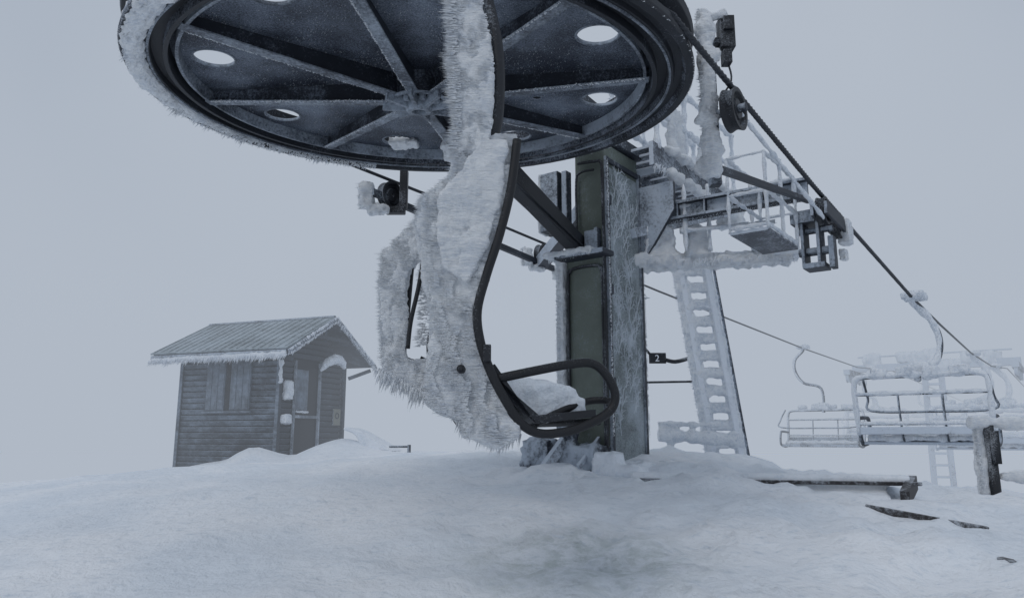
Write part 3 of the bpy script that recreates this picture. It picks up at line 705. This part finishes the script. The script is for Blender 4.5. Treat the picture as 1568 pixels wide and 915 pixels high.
m_=MB(); m_.box(H(-.06,1.95,.42),(.03,.26,.36),A,Bv,UP); m_.obj('notice_board',frosted('notice',(.20,.20,.16),amount=.35),ht)
m_=MB(); m_.lathe(H(-.085,1.95,.45),Bv,UP,A,[(.05,0),(.07,0),(.07,.01),(.05,.01)],20); m_.obj('notice_mark',M_black,ht)
def roofslab(mb,b0,z0,b1,z1,a0,a1,th,lift=0):
    d=(Bv*(b1-b0)+UP*(z1-z0)).normalized(); nn=A.cross(d); 
    if nn.z<0: nn=-nn
    p=[H(a0,b0,z0),H(a1,b0,z0),H(a1,b1,z1),H(a0,b1,z1)]
    mb.prism([q+nn*lift for q in p],nn*th)
m_=MB(); roofslab(m_,-.42,1.66,1.1,2.45,-.5,2.95,.05); roofslab(m_,2.72,1.58,1.1,2.45,-.5,2.95,.05); m_.obj('roof_boards',M_wood,ht)
m_=MB(); roofslab(m_,-.46,1.64,1.1,2.45,-.53,2.98,.03,.053); roofslab(m_,2.76,1.56,1.1,2.45,-.53,2.98,.03,.053)
for i in range(18):
    a=-.45+i*.198
    m_.beam(H(a,-.46,1.64)+UP*.10,H(a,1.08,2.44)+UP*.10,.02,.02)
m_.obj('roof_sheet',M_roof,ht)
m_=MB(); m_.beam(H(-.55,-.46,1.60)+UP*.02,H(-.55,1.1,2.46)+UP*.02,.04,.11); m_.beam(H(-.55,2.76,1.52)+UP*.02,H(-.55,1.1,2.46)+UP*.02,.04,.11)
m_.beam(H(-.5,-.47,1.62),H(2.98,-.47,1.62),.03,.10)
m_.beam(H(-.5,1.1,2.55),H(2.95,1.1,2.55),.08,.04)
m_.obj('fascia',M_trim,ht,bev=.006)
m_=MB(); m_.beam(H(-.1,-.1,1.55),H(-.52,-.35,1.62),.06,.08); m_.beam(H(-.1,2.3,1.3),H(-.5,2.6,1.5),.06,.08); m_.beam(H(-.3,1.1,2.0),H(-.3,1.1,2.4),.06,.06); m_.beam(H(-.5,.5,2.05),H(-.5,1.7,2.05),.05,.07)
m_.obj('braces',M_wood,ht)
m_=MB()
m_.beam(H(-.5,-.48,1.58),H(2.98,-.48,1.56),.06,.09); m_.beam(H(-.57,-.46,1.66),H(-.57,1.1,2.52),.02,.04); m_.beam(H(-.57,2.76,1.58),H(-.57,1.1,2.52),.02,.04)
m_.obj('eave_ice',M_iceb,ht,voxel=.022,disp=((.12,.08),(.04,.03)))
m_=MB()
m_.tube(smooth([H(-.25,1.0,1.36),H(-.34,1.15,1.56),H(-.36,1.42,1.66),H(-.32,1.72,1.60),H(-.28,1.86,1.50)],5),[.03+.075*math.sin(math.pi*i/20) for i in range(21)],10)
m_.box(H(-.10,.16,.92),(.14,.20,.36),A,Bv,UP); m_.box(H(-.12,.1,.34),(.18,.18,.18),A,Bv,UP); m_.box(H(-.07,-.07,1.3),(.05,.07,.5),A,Bv,UP); m_.box(H(-.07,.68,.5),(.06,.4,.04),A,Bv,UP)
m_.obj('wall_rime',M_iceb,ht,voxel=.024,disp=((.12,.08),(.04,.03)))
sp=MB()
rime(sp,[H(-.5,-.5,1.56),H(2.98,-.5,1.55)],1300,(-.3,-.2,-1),(.05,.20),.010,(.04,.03,.02),.2)
rime(sp,[H(2.5,-.05,-.6),H(2.5,-.05,1.5)],300,(-1,-.3,-.1),(.02,.06),.01,(.02,.02,.02),.2)
rime(sp,[H(-.57,2.76,1.50),H(-.57,1.1,2.44)],350,(-.3,-.2,-1),(.03,.11),.008,(.03,.03,.02),.2)
rime(sp,[H(-.57,-.46,1.58),H(-.57,1.1,2.44)],350,(-.3,-.2,-1),(.03,.09),.008,(.03,.03,.02),.2)
sp.obj('icicles',M_iceb,ht)
cn=empty('snow_cornice'); m_=MB()
pts=smooth([(-2.85,14.2,-.25),(-2.95,14.2,.0),(-3.12,14.2,.10),(-3.20,14.2,.14),(-3.10,14.2,.16),(-2.9,14.2,.10),(-2.6,14.2,-.06),(-2.2,14.2,-.28)],5)
m_.prism(pts,(.05,.7,0)); m_.obj('curl',M_snow,cn,voxel=.025,disp=((.2,.04),))
sk=empty('marker_stake'); m_=MB(); m_.cyl((-1.72,12.6,-.5),(-1.72,12.6,-.14),.03,8); m_.cyl((-2.05,12.6,-.17),(-1.70,12.6,-.17),.018,8); m_.obj('stake',M_steeld,sk)

# ------------------------------------------------------------------ fog
def fogmat(name,SG,L=(.435,.485,.56)):
    m=D.materials.new(name); m.use_nodes=True; nt=m.node_tree; nt.nodes.clear()
    out=nt.nodes.new('ShaderNodeOutputMaterial'); ab=nt.nodes.new('ShaderNodeVolumeAbsorption'); em=nt.nodes.new('ShaderNodeEmission'); ad=nt.nodes.new('ShaderNodeAddShader')
    ab.inputs['Color'].default_value=(0,0,0,1); ab.inputs['Density'].default_value=SG
    em.inputs['Color'].default_value=(*L,1); em.inputs['Strength'].default_value=SG  # fog glows by itself: emission stands in for scattered daylight
    nt.links.new(ab.outputs[0],ad.inputs[0]); nt.links.new(em.outputs[0],ad.inputs[1]); nt.links.new(ad.outputs[0],out.inputs['Volume'])
    return m
fg=MB(); fg.box((0,360.5,-20),(1200,700,64)); fg.obj('fog_bank',fogmat('fog',.036))

# ------------------------------------------------------------------ world, sun, camera
w=D.worlds.new('World'); scene.world=w; w.use_nodes=True; nt=w.node_tree; nt.nodes.clear()
out=nt.nodes.new('ShaderNodeOutputWorld'); bg=nt.nodes.new('ShaderNodeBackground'); sky=nt.nodes.new('ShaderNodeTexSky')
sky.sky_type='NISHITA'; sky.sun_disc=False; sky.sun_elevation=math.radians(48); sky.sun_rotation=math.radians(-140)
mx=N(nt,'ShaderNodeMix',data_type='RGBA'); mx.inputs[0].default_value=.93
hs=N(nt,'ShaderNodeHueSaturation'); hs.inputs['Saturation'].default_value=.5; nt.links.new(sky.outputs[0],hs.inputs['Color'])
tcn=N(nt,'ShaderNodeTexCoord'); nz_=N(nt,'ShaderNodeTexNoise'); nz_.inputs['Scale'].default_value=1.3; nz_.inputs['Detail'].default_value=3
nt.links.new(tcn.outputs['Generated'],nz_.inputs['Vector'])
cl=mixc(nt,ramp(nt,nz_.outputs['Fac'],.3,.7),(3.85,4.45,5.35),(4.95,5.5,6.3))
nt.links.new(hs.outputs[0],mx.inputs[6]); nt.links.new(cl,mx.inputs[7])
nt.links.new(mx.outputs[2],bg.inputs[0]); bg.inputs[1].default_value=.095; nt.links.new(bg.outputs[0],out.inputs[0])
sd=D.lights.new('sun','SUN'); sd.energy=.6; sd.angle=math.radians(28); sd.color=(1,.985,.965)
so=D.objects.new('sun',sd); COL.objects.link(so)
az=math.radians(-140); el=math.radians(48)
so.rotation_euler=V((math.sin(az)*math.cos(el),math.cos(az)*math.cos(el),math.sin(el))).to_track_quat('Z','Y').to_euler()
cd=D.cameras.new('camera'); cd.lens=26; cd.sensor_width=36; cd.clip_end=6000; cd.clip_start=.05
cam=D.objects.new('camera',cd); COL.objects.link(cam); cam.location=(0,0,0); cam.rotation_euler=(math.radians(100.5),0,0)
scene.camera=cam
scene.view_settings.view_transform='Standard'; scene.view_settings.look='None'; scene.view_settings.exposure=0
